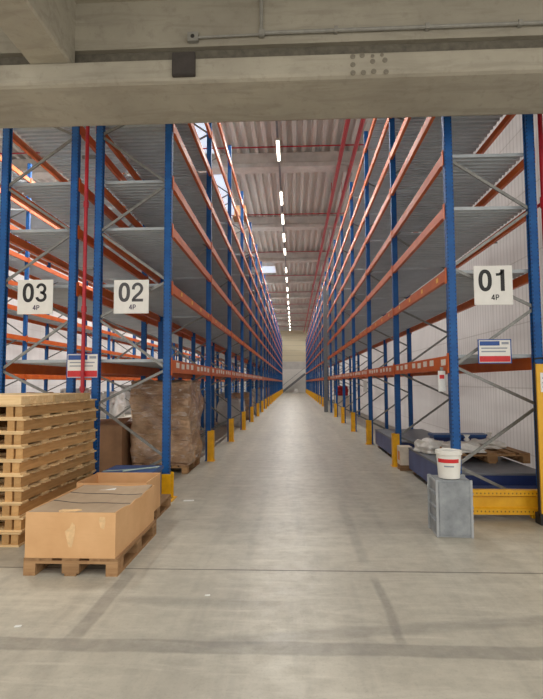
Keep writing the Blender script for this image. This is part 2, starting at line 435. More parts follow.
def rack(name, label, x_a, x_r, y0, nb, near, deckbays, skip=()):
    """row of pallet racking: x_a the side whose brace nodes are odd, x_r the other; near = number of bays kept as separate parts"""
    root = thing(name, label, 'pallet rack', ((x_a + x_r) / 2, y0, 0), 0)
    hx = x_a - (x_a + x_r) / 2; s = 1 if hx > 0 else -1
    D = abs(x_a - x_r)
    ZN = [.07, .57, 1.30, 1.80, 2.52, 3.05, 3.77, 4.46, 5.20, 5.70, 6.42, 6.95, 7.66, 8.20]
    nodes = [(hx * (1 if k % 2 else -1), ZN[k]) for k in range(14)]
    def brace_mb(m, k, ox=0.0):
        (xa, za), (xb, zb) = nodes[k], nodes[k + 1]
        c = .035 * (1 if xb > xa else -1)
        return m.bar((xa + c - ox, 0, za + .02), (xb - c - ox, 0, zb - .02), .036, .022)
    bmesh_cache = {}
    for i in range(nb + 1):
        fr = link('post', POST, root, (hx, i * BAY, 0), 0 if s > 0 else PI)
        # the web faces the aisle on both sides of the frame
        fr.rotation_euler = (0, 0, PI if s > 0 else 0)
        rr = link('post', POST, root, (-hx, i * BAY, 0), 0 if s > 0 else PI)
        if i <= near:
            for pst in (fr, rr): link('foot_plate', PLATE, pst)
            for k in range(13):
                if i == 0 and hx < 0 and x_a > 0 and k == 7: continue
                if k not in bmesh_cache:
                    bmesh_cache[k] = brace_mb(MB(), k, hx).mesh('brace', 'galv')
                b = link('brace', bmesh_cache[k], fr); b.rotation_euler = (0, 0, -fr.rotation_euler.z)
        else:
            if 'lat' not in bmesh_cache:
                m = MB()
                for k in range(13): brace_mb(m, k, hx)
                bmesh_cache['lat'] = m.mesh('brace_lattice', 'galv')
            b = link('brace_lattice', bmesh_cache['lat'], fr); b.rotation_euler = (0, 0, -fr.rotation_euler.z)
    dk = deck_mb(MB(), D, 0, 0).mesh('deck', 'deck')
    far_b = MB(); far_d = MB()
    for i in range(nb):
        for li, z in enumerate(LEV):
            h = .18 if li == 0 else .13
            for sg in (1, -1):
                bx = sg * (D / 2 + .032)
                if i < near:
                    b = link('beam', BEAM_T if li == 0 else BEAM, root, (bx, i * BAY if sg < 0 else (i + 1) * BAY, z), 0 if sg < 0 else PI)
                else:
                    far_b.box(bx - .025, bx + .025, i * BAY + .05, (i + 1) * BAY - .05, z - h / 2, z + h / 2)
            if (i, li) in skip: continue
            zz = z + h / 2 - .028
            if i < deckbays: link('deck', dk, root, (0, i * BAY, zz))
            else:
                hw = D / 2 - .03
                far_d.box(-hw, hw, i * BAY + .08, (i + 1) * BAY - .08, zz, zz + .04)
    o = link('beam', far_b.mesh('beam', 'orange'), root); o['kind'] = 'stuff'
    o = link('deck', far_d.mesh('deck', 'deck'), root); o['kind'] = 'stuff'
    return root

YL, YR = 6.95, 6.35
X1a, X1r = 2.00, 3.03
X2a, X2r = -1.77, -2.78
X3a, X3r = -4.17, -3.14
NB = 21
skip2 = {(i, l) for i in range(0, 5) for l in (6, 7)}
r1 = rack('pallet_rack', 'blue and orange pallet racking on the right of the aisle, bay sign 01', X1a, X1r, YR, NB, 6, 12)
r2 = rack('pallet_rack', 'blue and orange pallet racking on the left edge of the aisle, bay sign 02', X2a, X2r, YL, NB, 6, 12, skip2)
r3 = rack('pallet_rack', 'blue and orange pallet racking behind the red pipe, bay sign 03', X3a, X3r, YL, NB, 6, 12)
r4 = rack('pallet_rack', 'pallet racking across the next aisle, seen through the bays of signs 02 and 03', -8.05, -9.10, 7.79, 20, 6, 7)
# row spacers between the back-to-back rows
SP = MB().box(-.10, .10, -.02, .02, -.02, .02).mesh('row_spacer', 'galv')
for i in range(6):
    for z in (1.2, 3.25, 4.9, 6.6):
        link('row_spacer', SP, r2, (-2.96 - (X2a + X2r) / 2, i * BAY + .03, z))
# label stickers on the lowest beams facing the aisle
for root, hx, sgn, n in ((r1, X1a - (X1a + X1r) / 2, -1, 4), (r2, X2a - (X2a + X2r) / 2, 1, 4)):
    ST = MB().box(-.001, .001, -.10, .10, -.04, .04).mesh('label_sticker', 'sticker')
    SY = MB().box(-.001, .001, -.045, .045, -.03, .03).mesh('label_sticker', 'sticker_y')
    beams = [c for c in root.children if c.name.startswith('beam') and not c.get('kind')]
    for b in beams:
        if (b.location.x > 0) != (hx > 0): continue
        z = b.location.z; flip = b.rotation_euler.z > 1
        i = round(b.location.y / BAY)
        if abs(z - LEV[0]) < .01:
            for q in range(8):
                link('label_sticker', ST, b, (-.0265, .22 + q * .40 + .05 * ((q * 7 + i * 3) % 4), .022 if q % 3 else .012))
        elif abs(z - LEV[1]) < .01:
            for q in range(4):
                link('label_sticker', SY, b, (-.0265, .4 + q * .8, 0.01))
# plastic document tag hanging under the lowest beam at the front of the right rack
tg = thing('document_pouch', 'white document pouch hanging below the lowest beam at the front right post', 'document pouch', (1.885, 6.46, 1.74))
link('pouch', MB().box(-.045, .045, -.004, .004, -.26, 0).mesh('pouch', 'paper'), tg)
link('red_print', MB().box(-.03, .03, -.006, -.004, -.10, -.05).mesh('red_print', 'sign_red'), tg)
link('clip', MB().box(-.02, .02, -.004, .004, 0, .05).mesh('clip', 'galv'), tg)
tg2 = thing('document_pouch', 'white document pouch tied to the third post of the right rack', 'document pouch', (1.86, 6.35 + 2 * BAY - .07, 1.35))
link('pouch', MB().box(-.05, .05, -.004, .004, 0, .30).mesh('pouch', 'paper'), tg2)

# ------------------------------------------------------------------ post guards
def guard_mesh(h):
    w, d, t = .065, .085, .010
    pr = [(-w, -d), (.03, -d), (.053, -d + .015), (w, -d + .04), (w, d - .04), (.053, d - .015), (.03, d), (-w, d), (-w, d - t), (.027, d - t), (.053 - t, d - .022), (w - t, d - .044), (w - t, -d + .044), (.053 - t, -d + .022), (.027, -d + t), (-w, -d + t)]
    return MB().prism(pr, .01, h, 'Z').mesh('shell', 'yellow')
GS = guard_mesh(.62); GB = MB().box(-.065, .08, -.115, -.074, 0, .010).box(-.065, .08, .074, .115, 0, .010).box(.055, .08, -.074, .074, 0, .010).mesh('base_plate', 'yellow')
def guard(x, y, face, label, group, grey=False):
    g = thing('post_guard', label, 'post guard', (x, y, 0), 0 if face > 0 else PI, group)
    if grey:
        me = GS.copy(); me.materials.clear(); me.materials.append(M['grey_paint']); link('shell', me, g)
        me = GB.copy(); me.materials.clear(); me.materials.append(M['grey_paint']); link('base_plate', me, g)
    else:
        link('shell', GS, g); link('base_plate', GB, g)
    return g
for i in range(1, NB + 1):
    guard(X2a + .06, YL + i * BAY, 1, '%s tall yellow post guard from the front along the left edge of the aisle' % ORD[i - 1], 'yellow guards along the left rack')
for i in range(1, NB + 1):
    if i != 6:      # a grey column stands before the sixth post
        guard(X1a - .06, YR + i * BAY, -1, '%s yellow post guard from the front along the right rack' % ORD[i - 1 - (i > 6)], 'yellow guards along the right rack')
# low guard at the foot of the front left post: two yellow side plates on a base
g = thing('post_guard', 'short yellow guard at the foot of the front post beside the open carton', 'post guard', (-1.77, 6.95, 0))
link('base_plate', MB().box(-.09, .12, -.16, -.08, 0, .012).box(-.09, .12, .08, .16, 0, .012).box(.075, .12, -.08, .08, 0, .012).mesh('base_plate', 'yellow'), g)
for sg in (-1, 1):
    link('side_plate', MB().box(-.075, .085, sg * .09 - .006, sg * .09 + .006, .012, .36).mesh('side_plate', 'yellow'), g)

# ------------------------------------------------------------------ sprinkler pipes
def pipe(name, label, runs, cat='pipe'):
    root = thing(name, label, cat, runs[0][1][0])
    o = Vector(runs[0][1][0])
    for nm, pts, r in runs:
        link(nm, MB().tube([Vector(q) - o for q in pts], r, 12).mesh(nm, 'red', smooth=False), root)
    return root
pipe('sprinkler_riser', 'red vertical sprinkler pipe between the racks of signs 02 and 03',
     [('riser', [(-2.925, 6.83, 0), (-2.925, 6.83, 10.3)], .026), ('coupling', [(-2.925, 6.83, 2.6), (-2.925, 6.83, 2.68)], .037), ('coupling', [(-2.925, 6.83, 4.1), (-2.925, 6.83, 4.18)], .037), ('coupling', [(-2.925, 6.83, 1.5), (-2.925, 6.83, 1.56)], .037)])
rp = pipe('sprinkler_riser', 'red sprinkler pipe on the white wall behind the right rack, at the picture edge',
     [('riser', [(3.27, 6.52, 0), (3.27, 6.52, 10.3)], .03), ('branch_pipe', [(3.27, 6.52, 3.93), (3.27, 40, 3.93)], .022), ('coupling', [(3.27, 6.52, 3.86), (3.27, 6.52, 4.0)], .042)])
for i in range(8):
    link('sprinkler_head', MB().lathe([(.012, -.09), (.03, -.085), (.03, -.08), (.012, -.07), (.012, 0)], 12).mesh('sprinkler_head', 'galv'), rp, (0, 1.55 + i * 3.0, 3.93 - .02))
pipe('sprinkler_main', 'red ceiling pipe nearer the middle of the aisle, one of two parallel', [('main_pipe', [(1.74, 6.3, 9.68), (1.74, 80.5, 9.68)], .075)])
pipe('sprinkler_main', 'red ceiling pipe nearer the right rack, one of two parallel', [('main_pipe', [(2.2, 6.3, 9.68), (2.2, 80.5, 9.68)], .075)])
for o in [o for o in COL.objects if o.name.startswith('sprinkler_main')]:
    for i in range(10):
        link('hanger', MB().box(-.012, .012, -.02, .02, .05, .745).mesh('hanger', 'red'), o, (0, 8 + i * 7.4, 0))
for i in range(9):
    yy = 17.9 + i * 7.42
    pipe('sprinkler_branch', 'thin red cross pipe under the roof, %s from the front' % ORD[i], [('branch_pipe', [(-13.5, yy, 10.28), (3.4, yy, 10.28)], .024)])
    pass

# ------------------------------------------------------------------ ceiling lamps
lamp_y = [16.1, 20.6, 23.4, 26.5, 29.5, 34.6, 38.0, 42.0, 45.5] + [49.3 + 3.7 * i for i in range(8)]
XLAMP = -.47
tr = thing('cable_tray', 'thin pale lamp track running along the roof above the aisle', 'lamp track', (XLAMP, 43, 9.74))
link('tray', MB().box(-.035, .035, -36.5, 37, -.02, .03).mesh('tray', 'grey_paint'), tr)
for i in range(10):
    link('hanger', MB().box(-.006, .006, -.006, .006, .03, .68).mesh('hanger', 'grey_paint'), tr, (0, -34.3 + i * 7.4, 0))
LH = MB().prism([(-.035, .06), (.035, .06), (.05, 0), (-.05, 0)], 0, 1.55, 'Y').mesh('housing', 'white')
LD = MB().prism([(-.045, 0), (.045, 0), (.035, -.03), (-.035, -.03)], .02, 1.53, 'Y').mesh('diffuser', 'led')
LC = MB().prism([(-.052, .06), (.052, .06), (.052, -.032), (-.052, -.032)], 0, .02, 'Y').mesh('end_cap', 'white')
for i, yy in enumerate(lamp_y):
    lp = thing('ceiling_lamp', '%s lit tube lamp from the front on the roof track' % ORD[i], 'ceiling lamp', (XLAMP, yy, 9.655), 0, 'lit tubes along the roof track')
    link('housing', LH, lp); link('diffuser', LD, lp)
    if i < 6:
        link('end_cap', LC, lp, (0, 0, 0)); link('end_cap', LC, lp, (0, 1.53, 0))

def area(name, loc, sx, sy, power, color=(1, .97, .92), rot=(0, 0, 0)):
    L = bpy.data.lights.new(name, 'AREA'); L.shape = 'RECTANGLE'; L.size = sx; L.size_y = sy; L.energy = power; L.color = color
    o = bpy.data.objects.new(name, L); COL.objects.link(o); o.location = loc; o.rotation_euler = rot
    return o
LP = 115
for yy in [9.2, 12.8] + lamp_y:
    area('lamp_light', (XLAMP, yy + .77, 9.615), .07, 1.5, LP)
for i in range(12):
    area('next_aisle_light', (-6.1, 8 + i * 6.0, 9.6), .12, 3.0, 520)
for i in range(5):
    area('far_aisle_light', (-12.0, 9 + i * 12.0, 9.6), .12, 3.0, 420)
# front hall lamps under the slab, behind and above the camera
for xx in (-3.2, .4, 4.0):
    for yy in (-2.6, .6):
        area('hall_lamp_light', (xx, yy, 5.85), .3, 1.5, 75)

# one small skylight; two long glowing panes added to brighten the upper shelves
def skylight(x0, x1, y0, y1, label):
    s = thing('skylight', label, 'skylight', ((x0 + x1) / 2, (y0 + y1) / 2, 10.315))
    a, b = (x1 - x0) / 2, (y1 - y0) / 2
    link('pane', MB().box(-a, a, -b, b, 0, .05).mesh('pane', 'skylight'), s)
    m = MB().box(-a - .06, a + .06, -b - .06, -b, -.01, .1).box(-a - .06, a + .06, b, b + .06, -.01, .1).box(-a - .06, -a, -b, b, -.01, .1).box(a, a + .06, -b, b, -.01, .1)
    link('curb', m.mesh('curb', 'white'), s)
skylight(-5.6, -2.8, 11.85, 18.35, 'long glowing pane added under the roof over the front bays of the left rack')
skylight(-5.6, -2.8, 19.3, 25.75, 'glowing pane added under the roof over the left rack, second from the front')
skylight(-2.4, -1.35, 36.9, 39.2, 'small white skylight beside the roof lamps above the left rack')

# ------------------------------------------------------------------ signs
def arc(cx, cy, rx, ry, a0, a1, n=18):
    return [(cx + rx * math.cos(math.radians(a0 + (a1 - a0) * i / n)), cy + ry * math.sin(math.radians(a0 + (a1 - a0) * i / n))) for i in range(n + 1)]
GLYPH = {   # centre lines in a box one unit high: (points, closed, stroke width)
    '0': [([(.215 * (1 if math.cos(t) >= 0 else -1) * abs(math.cos(t)) ** .86, .5 + .425 * (1 if math.sin(t) >= 0 else -1) * abs(math.sin(t)) ** .86) for t in [2 * PI * i / 40 for i in range(40)]], True, .175)],
    '1': [([(.09, 0), (.09, 1.0)], False, .18), ([(-.20, .765), (-.06, .775), (.03, .83), (.075, .93)], False, .12)],
    '2': [([(-.225, .64)] + arc(0, .69, .222, .238, 176, -30, 20) + [(.10, .44), (-.06, .30), (-.17, .19), (-.215, .10)], False, .15), ([(-.295, .073), (.295, .073)], False, .146)],
    '3': [(arc(-.01, .705, .205, .222, 172, -80, 20), False, .145), (arc(-.01, .285, .225, .212, 82, -172, 22), False, .15), ([(-.06, .515), (.05, .50)], False, .13)],
    '4': [([(.13, 0), (.13, 1.0)], False, .17), ([(.10, .93), (-.25, .30)], False, .15), ([(-.31, .28), (.31, .28)], False, .15)],
    'P': [([(-.22, 0), (-.22, 1.0)], False, .17), ([(-.22, .925), (.04, .925)] + arc(.04, .69, .21, .235, 80, -80, 12) + [(.04, .455), (-.22, .455)], False, .155)],
}
def put_text(txt, parent, loc, h, mat, adv):
    """bold grotesque lettering built as raised strokes, one mesh per sign line"""
    m = MB(); x0 = -adv * (len(txt) - 1) / 2
    for ch in txt:
        for pts, closed, wd in GLYPH[ch]:
            n = len(pts); L = []
            for i in range(n):
                p = Vector(pts[i - 1] if (closed or i > 0) else pts[i]); q = Vector(pts[(i + 1) % n] if (closed or i < n - 1) else pts[i])
                d = (q - p).normalized(); nn = Vector((-d.y, d.x)) * wd / 2; c = Vector(pts[i])
                L.append((c + nn, c - nn))
            o = len(m.v)
            for a, b in L:
                for yy in (-.0012, .0012):
                    m.v += [(x0 + a.x * h, yy, a.y * h), (x0 + b.x * h, yy, b.y * h)]
            for i in range(n if closed else n - 1):
                a = o + i * 4; b = o + ((i + 1) % n) * 4
                m.f += [(a, a + 1, b + 1, b), (a + 2, b + 2, b + 3, a + 3), (a, b, b + 2, a + 2), (a + 1, a + 3, b + 3, b + 1)]
            if not closed:
                e = o + (n - 1) * 4
                m.f += [(o, o + 2, o + 3, o + 1), (e, e + 1, e + 3, e + 2)]
        x0 += adv
    return link('lettering', m.mesh('lettering', mat), parent, loc)
def bay_sign(num, x0, x1, z0, z1, y, label, ink):
    cx, cz = (x0 + x1) / 2, (z0 + z1) / 2; w, h = (x1 - x0) / 2, (z1 - z0) / 2
    s = thing('bay_sign', label, 'sign', (cx, y, cz))
    link('board', MB().box(-w, w, -.006, .006, -h, h).mesh('board', 'white', bevel=.002), s)
    put_text(num, s, (-.005, -.0075, -h * .30), .268, ink, .188)
    put_text('4P', s, (.018, -.0075, -h * .76), .068, 'ink_purple' if ink != 'ink' or x0 < 0 else ink, .052)
    for q in (-1, 1):
        link('hook', MB().box(q * w * .7 - .006, q * w * .7 + .006, .006, .05, h - .03, h - .015).mesh('hook', 'galv'), s)
    return s
bay_sign('01', 2.25, 2.72, 2.55, 3.04, 6.255, 'white bay sign reading 01 4P on the right rack', 'ink')
bay_sign('02', -2.51, -2.015, 2.575, 3.05, 6.855, 'white bay sign reading 02 4P on the left rack', 'ink_grey')
bay_sign('03', -3.895, -3.385, 2.58, 3.07, 6.855, 'white bay sign reading 03 4P at the far left', 'ink')

def placard(x0, x1, z0, z1, y, label):
    cx, cz = (x0 + x1) / 2, (z0 + z1) / 2; w, h = (x1 - x0) / 2, (z1 - z0) / 2
    s = thing('load_placard', label, 'sign', (cx, y, cz))
    link('board', MB().box(-w, w, -.004, .004, -h, h).mesh('board', 'white'), s)
    link('header', MB().box(-w + .01, w * .32, -.0065, -.004, h * .52, h - .012).mesh('header', 'sign_blue'), s)
    link('footer', MB().box(-w + .005, w - .005, -.0065, -.004, -h + .008, -h * .42).mesh('footer', 'sign_red'), s)
    for i in range(2):
        zz = h * (.30 - .30 * i)
        link('print_row', MB().box(-w * .85, w * (.8 - .1 * i), -.0055, -.004, zz - .010, zz + .006).mesh('print_row', 'label_grey'), s)
    link('logo_print', MB().box(w * .45, w * .9, -.0055, -.004, h * .62, h * .84).mesh('logo_print', 'label_grey'), s)
    m = MB().box(-w - .012, -w, -.007, .007, -h, h).box(w, w + .012, -.007, .007, -h, h).box(-w - .012, w + .012, -.007, .007, h, h + .012).box(-w - .012, w + .012, -.007, .007, -h - .012, -h)
    link('frame', m.mesh('frame', 'sign_blue'), s)
    return s
placard(2.285, 2.665, 1.835, 2.11, 6.255, 'blue, white and red load placard on the right rack below sign 01')
placard(-3.165, -2.735, 1.685, 2.01, 6.882, 'blue, white and red load placard behind the red pipe on the left')

# ------------------------------------------------------------------ lintel fittings
b = thing('sensor_box', 'dark grey box fixed to the face of the concrete lintel', 'sensor box', (-1.16, 5.17, 5.04))
link('housing', MB().box(-.125, .125, -.05, 0, -.135, .125).mesh('housing', 'dark_box', bevel=.006), b)
link('cover_panel', MB().box(-.11, .11, -.054, -.05, -.12, .11).mesh('cover_panel', 'dark_box'), b)
j = thing('junction_box', 'small grey junction box at the end of the wall conduit', 'junction box', (-1.10, 5.357, 5.475))
link('housing', MB().box(-.06, .06, -.05, 0, -.055, .055).mesh('housing', 'conduit', bevel=.004), j)
link('knockout', MB().lathe([(.022, 0), (.022, .006)], 14).mesh('knockout', 'dark_hole'), j).location = (0, -.05, 0)
j.children[1].rotation_euler = (PI / 2, 0, 0)
c = thing('conduit', 'grey conduit running along the wall above the lintel', 'conduit', (0, 5.352, 5.48))
link('lower_run', MB().tube([(-1.04, -.025, -.010), (-.30, -.025, .000)], .014).mesh('lower_run', 'conduit'), c)
link('upper_run', MB().tube([(-.30, -.025, .015), (8, -.025, .035)], .022).mesh('upper_run', 'conduit'), c)
link('drop', MB().tube([(-.33, -.03, 0), (-.33, -.03, .47)], .02).mesh('drop', 'conduit'), c)
link('elbow', MB().box(-.36, -.29, -.055, 0, -.03, .05).mesh('elbow', 'conduit', bevel=.008), c)
for xx in (.5, 1.5, 2.5):
    link('clip', MB().box(xx - .02, xx + .02, -.05, 0, -.012, .055).mesh('clip', 'conduit'), c)

# ------------------------------------------------------------------ pallets
def block_pallet(L, W, label, loc, rz=0.0, group='flat pallets under the goods'):
    """four-way block pallet, L along y, W along x, .144 high"""
    r = thing('wooden_pallet', label, 'pallet', loc, rz, group)
    w, l = W / 2, L / 2
    bw = [.145, .1, .145, .1, .145]; xs = [-w + .0725, -w / 2 - .01, 0, w / 2 + .01, w - .0725]
    for x, q in zip(xs, bw):
        link('top_board', MB().box(x - q / 2, x + q / 2, -l, l, .122, .144).mesh('top_board', 'oldwood_y'), r)
    for y in (-l + .0725, 0, l - .0725):
        link('cross_board', MB().box(-w, w, y - .0725, y + .0725, .1, .122).mesh('cross_board', 'oldwood'), r)
        for x in (-w + .05, 0, w - .05):
            link('block', MB().box(x - (.05 if x else .0725), x + (.05 if x else .0725), y - .0725, y + .0725, .022, .1).mesh('block', 'oldwood'), r)
    for x in (-w + .05, 0, w - .05):
        link('bottom_board', MB().box(x - .05, x + .05, -l, l, 0, .022).mesh('bottom_board', 'oldwood_y'), r)
    return r

# tall stack of long stringer pallets at the left
SW, SL, SH = 1.25, 1.86, .1385
sp0 = thing('stringer_pallet', 'x', 'pallet', (0, 0, 0), 0, 'stacked long pallets')
for xx in (.05, .145, SW / 2, SW - .145, SW - .05):
    link('stringer', MB().box(-xx - .036, -xx + .036, .01, SL - .01, .018, .1205).mesh('stringer', 'pine_y'), sp0)
nb_ = 9; bw_ = .125
for i in range(nb_):
    y = i * (SL - bw_) / (nb_ - 1)
    link('top_board', MB().box(-SW, .012, y, y + bw_, .1205, .1385).mesh('top_board', 'pine'), sp0)
for i in (0, 2, 4, 6, 8):
    y = i * (SL - bw_) / (nb_ - 1)
    link('bottom_board', MB().box(-SW, .0, y, y + bw_, 0, .018).mesh('bottom_board', 'pine'), sp0)
NS = 10
jit = [0, .015, -.01, .02, .005, -.02, .01, -.01, .02, 0]
for i in range(NS):
    o = sp0 if i == 0 else copy_tree(sp0)
    o.location = (-2.705 + jit[i], 4.91 + abs(jit[(i * 3) % 10]), i * (SH + .0005))
    o['label'] = ('bottom long wooden pallet of the tall stack on the left' if i == 0 else 'topmost long wooden pallet of the tall stack on the left' if i == NS - 1 else '%s long wooden pallet from the floor in the tall stack on the left' % ORD[i])
zt = NS * (SH + .0005)
for k, (a, b, lb) in enumerate(((4.92, 5.60, 'nearest'), (5.63, 6.16, 'middle'), (6.19, 6.68, 'farthest'))):
    o = link('timber_block', MB().box(-3.85, -2.73 - .02 * (k == 2), a, b, 0, .085).mesh('timber_block', 'pine', bevel=.004), None, (0, 0, zt))
    tag(o, '%s of three pale timber slabs lying on top of the tall pallet stack' % lb, 'timber', 'timber slabs on the pallet stack')

# front pallet with the big flat carton
block_pallet(1.18, .80, 'wooden pallet under the large flat carton at the front left', (-1.87, 4.79, 0), 0)
fc = thing('large_carton', 'large flat brown carton with sagging top on the front pallet', 'carton', (-1.88, 4.79, .144))
w, l, h = .385, .585, .375
def carton_side(h):
    m = MB()
    # four walls, front to back top edge slightly uneven
    m.box(-w, w, -l, -l + .008, 0, h)
    m.box(-w, w, l - .008, l, 0, h - .01)
    m.box(-w, -w + .008, -l + .008, l - .008, 0, h)
    # right wall with a dented top edge
    o = len(m.v); n = 14
    top = [h, h, h - .004, h - .012, h - .02, h - .032, h - .026, h - .02, h - .03, h - .034, h - .022, h - .014, h - .012, h - .01, h - .01]
    for i in range(n + 1):
        y = -l + .008 + (2 * l - .016) * i / n
        bx = -.012 * math.sin(PI * i / n)
        m.v += [(w - .008, y, 0), (w, y, 0), (w + bx, y, top[i]), (w - .008 + bx, y, top[i])]
    for i in range(n):
        a = o + i * 4; b = a + 4
        for q in range(4): m.f.append((a + q, a + (q + 1) % 4, b + (q + 1) % 4, b + q))
    m.f += [(o, o + 3, o + 2, o + 1), (o + n * 4, o + n * 4 + 1, o + n * 4 + 2, o + n * 4 + 3)]
    m.box(-w + .008, w - .008, -l + .008, l - .008, 0, .008)
    return m
link('carton_body', carton_side(h).mesh('carton_body', 'card'), fc)
m = MB(); nx, ny = 10, 14
for dz in (0, -.006):
    for j_ in range(ny + 1):
        for i_ in range(nx + 1):
            u, v = i_ / nx, j_ / ny
            x = -w + .009 + (2 * w - .03) * u; y = -l + .009 + (2 * l - .018) * v
            z = h - .002 - .030 * math.sin(PI * v) * (.35 + .65 * u) - .012 * math.sin(PI * u) + .004 * math.sin(9 * u + 5 * v)
            m.v.append((x, y, z + dz))
N1 = (nx + 1) * (ny + 1)
for j_ in range(ny):
    for i_ in range(nx):
        a = j_ * (nx + 1) + i_
        m.f.append((a, a + 1, a + nx + 2, a + nx + 1)); a += N1
        m.f.append((a, a + nx + 1, a + nx + 2, a + 1))
link('top_panel', m.mesh('top_panel', 'lid'), fc)
def lidz(x, y):
    u = (x + w - .009) / (2 * w - .03); v = (y + l - .009) / (2 * l - .018)
    return h - .002 - .030 * math.sin(PI * v) * (.35 + .65 * u) - .012 * math.sin(PI * u) + .004 * math.sin(9 * u + 5 * v)
for ys in (-.12, .24):
    link('seam_tape', MB().tube([(-w + .015 + (2 * w - .045) * i / 14, ys + .004 * math.sin(i), lidz(-w + .015 + (2 * w - .045) * i / 14, ys) + .0015) for i in range(15)], .004, 6).mesh('seam_tape', 'dark_box'), fc)
lb = link('paper_label', MB().box(-.075, .075, -.05, .05, 0, .002).mesh('paper_label', 'paper'), fc, (-.06, .44, h - .020), .15); lb['label'] = 'white paper label'
m = MB(); pr = [(-.08, -.02), (-.03, -.03), (.05, -.01), (.1, .02), (.06, .03), (.0, .015), (-.06, .02)]
m.prism(pr, 0, .012, 'Z'); tl = link('torn_flap', m.mesh('torn_flap', 'scuff'), fc, (-.03, -l + .04, h + .001))
m = MB(); m.prism([(-.04, .0), (-.005, -.13), (.022, -.13), (.045, -.03), (.048, .05), (.02, .075), (.0, .03)], 0, .002, 'Y')
link('torn_patch', m.mesh('torn_patch', 'scuff'), fc, (-.005, -l - .002, .22))
m = MB(); m.prism([(-.025, .0), (-.01, -.05), (.02, -.06), (.03, .0), (.025, .04), (-.02, .04)], 0, .002, 'Y')
link('torn_patch', m.mesh('torn_patch', 'scuff'), fc, (.27, -l - .002, .30))

# second pallet with an open carton and a blue tray behind
block_pallet(1.2, .80, 'wooden pallet under the open carton behind the large flat carton', (-2.02, 6.02, 0), 0)
oc = thing('open_carton', 'open empty brown carton behind the large flat carton', 'carton', (-1.98, 5.71, .144))
w2, l2, h2 = .385, .285, .385
link('front_panel', MB().box(-w2, w2, -l2, -l2 + .008, 0, h2 - .01).mesh('front_panel', 'card'), oc)
link('back_panel', MB().box(-w2, w2, l2 - .008, l2, 0, h2 + .005).mesh('back_panel', 'card'), oc)
link('end_panel', MB().box(-w2, -w2 + .008, -l2 + .008, l2 - .008, 0, h2).mesh('end_panel', 'card'), oc)
link('end_panel', MB().box(w2 - .008, w2, -l2 + .008, l2 - .008, 0, h2).mesh('end_panel', 'card'), oc)
link('base_panel', MB().box(-w2 + .008, w2 - .008, -l2 + .008, l2 - .008, 0, .008).mesh('base_panel', 'card_in'), oc)
bt = thing('plastic_tray', 'blue plastic tray with pale straps behind the open carton', 'tray', (-2.04, 6.34, .144))
link('tray_body', MB().box(-.30, .30, -.24, .26, 0, .33).mesh('tray_body', 'blue_dark', bevel=.01), bt)
link('tray_rim', MB().box(-.325, .325, -.265, .285, .33, .375).mesh('tray_rim', 'blue_bright', bevel=.008), bt)
link('strap', MB().bar((-.31, -.20, .381), (.30, .05, .381), .03, .006, (0, 0, 1)).mesh('strap', 'strap'), bt)
link('strap', MB().tube([(-.05, -.24, .385), (.12, -.15, .40), (.26, -.02, .395), (.30, .12, .385)], .008, 8).mesh('strap', 'strap'), bt)

# ------------------------------------------------------------------ wrapped loads
def lumpy(name, w, d, h, mat, seed, bulge=.05, taper=0.0, parent=None, loc=(0, 0, 0), rz=0.0, n=12):
    """closed, bulging box of stacked goods under film"""
    rnd = random.Random(seed)
    bm = bmesh.new()
    bmesh.ops.create_cube(bm, size=1)
    bmesh.ops.subdivide_edges(bm, edges=bm.edges[:], cuts=n, use_grid_fill=True)
    ph = [rnd.uniform(0, 6.28) for _ in range(8)]
    for v in bm.verts:
        x, y, z = v.co; t = z + .5
        k = 1 + bulge * math.sin(PI * t) + taper * (t - .5)
        # layers of cartons step in and out
        st = .018 * math.sin(math.floor(t * 5.0) * 2.4 + ph[0])
        wx = .022 * math.sin(8 * y + 9 * t + ph[1]) + .014 * math.sin(17 * y - 13 * t + ph[2])
        wy = .022 * math.sin(8 * x + 10 * t + ph[3]) + .014 * math.sin(15 * x + 14 * t + ph[4])
        X = x * w * k + (wx + st) * (1 if abs(x) > .49 else 0) * (1 if x > 0 else -1)
        Y = y * d * k + (wy + st) * (1 if abs(y) > .49 else 0) * (1 if y > 0 else -1)
        Z = t * h + (.03 * math.sin(7 * x + ph[5]) * math.cos(6 * y + ph[6]) if t > .99 else 0)
        if t > .93:
            X *= .985; Y *= .985
        v.co = (X, Y, max(0, Z))
    me = bpy.data.meshes.new(name); bm.to_mesh(me); bm.free()
    me.materials.append(M[mat])
    for p in me.polygons: p.use_smooth = True
    return link(name, me, parent, loc, rz)
block_pallet(1.2, .95, 'wooden pallet under the tall film-wrapped brown load', (-2.36, 9.47, 0), 0)
wl = thing('wrapped_load', 'tall film-wrapped load of brown cartons standing in the left rack', 'wrapped load', (-2.38, 9.47, .145), 0)
lumpy('carton_stack', 1.02, 1.12, 1.49, 'wrap_brown', 3, .05, .06, wl, n=16)
lumpy('film_skirt', .985, 1.14, .10, 'wrap_brown', 9, .0, .0, wl, (0, 0, .0), n=6)
dc = thing('brown_carton', 'dull brown carton beside the tall film-wrapped load', 'carton', (-3.36, 9.2, 0), 0)
link('carton_body', MB().box(-.36, .36, -.5, .5, .0, .86).mesh('carton_body', 'card_dark', bevel=.008), dc)
m = MB(); m.v += [(-.36, -.5, .862), (.36, -.5, .862), (.36, 0, .97), (-.36, 0, .92), (-.36, -.5, .868), (.36, -.5, .868), (.36, 0, .976), (-.36, 0, .926)]
m.f += [(0, 3, 2, 1), (4, 5, 6, 7), (0, 1, 5, 4), (1, 2, 6, 5), (2, 3, 7, 6), (3, 0, 4, 7)]
link('flap', m.mesh('flap', 'card_dark'), dc)

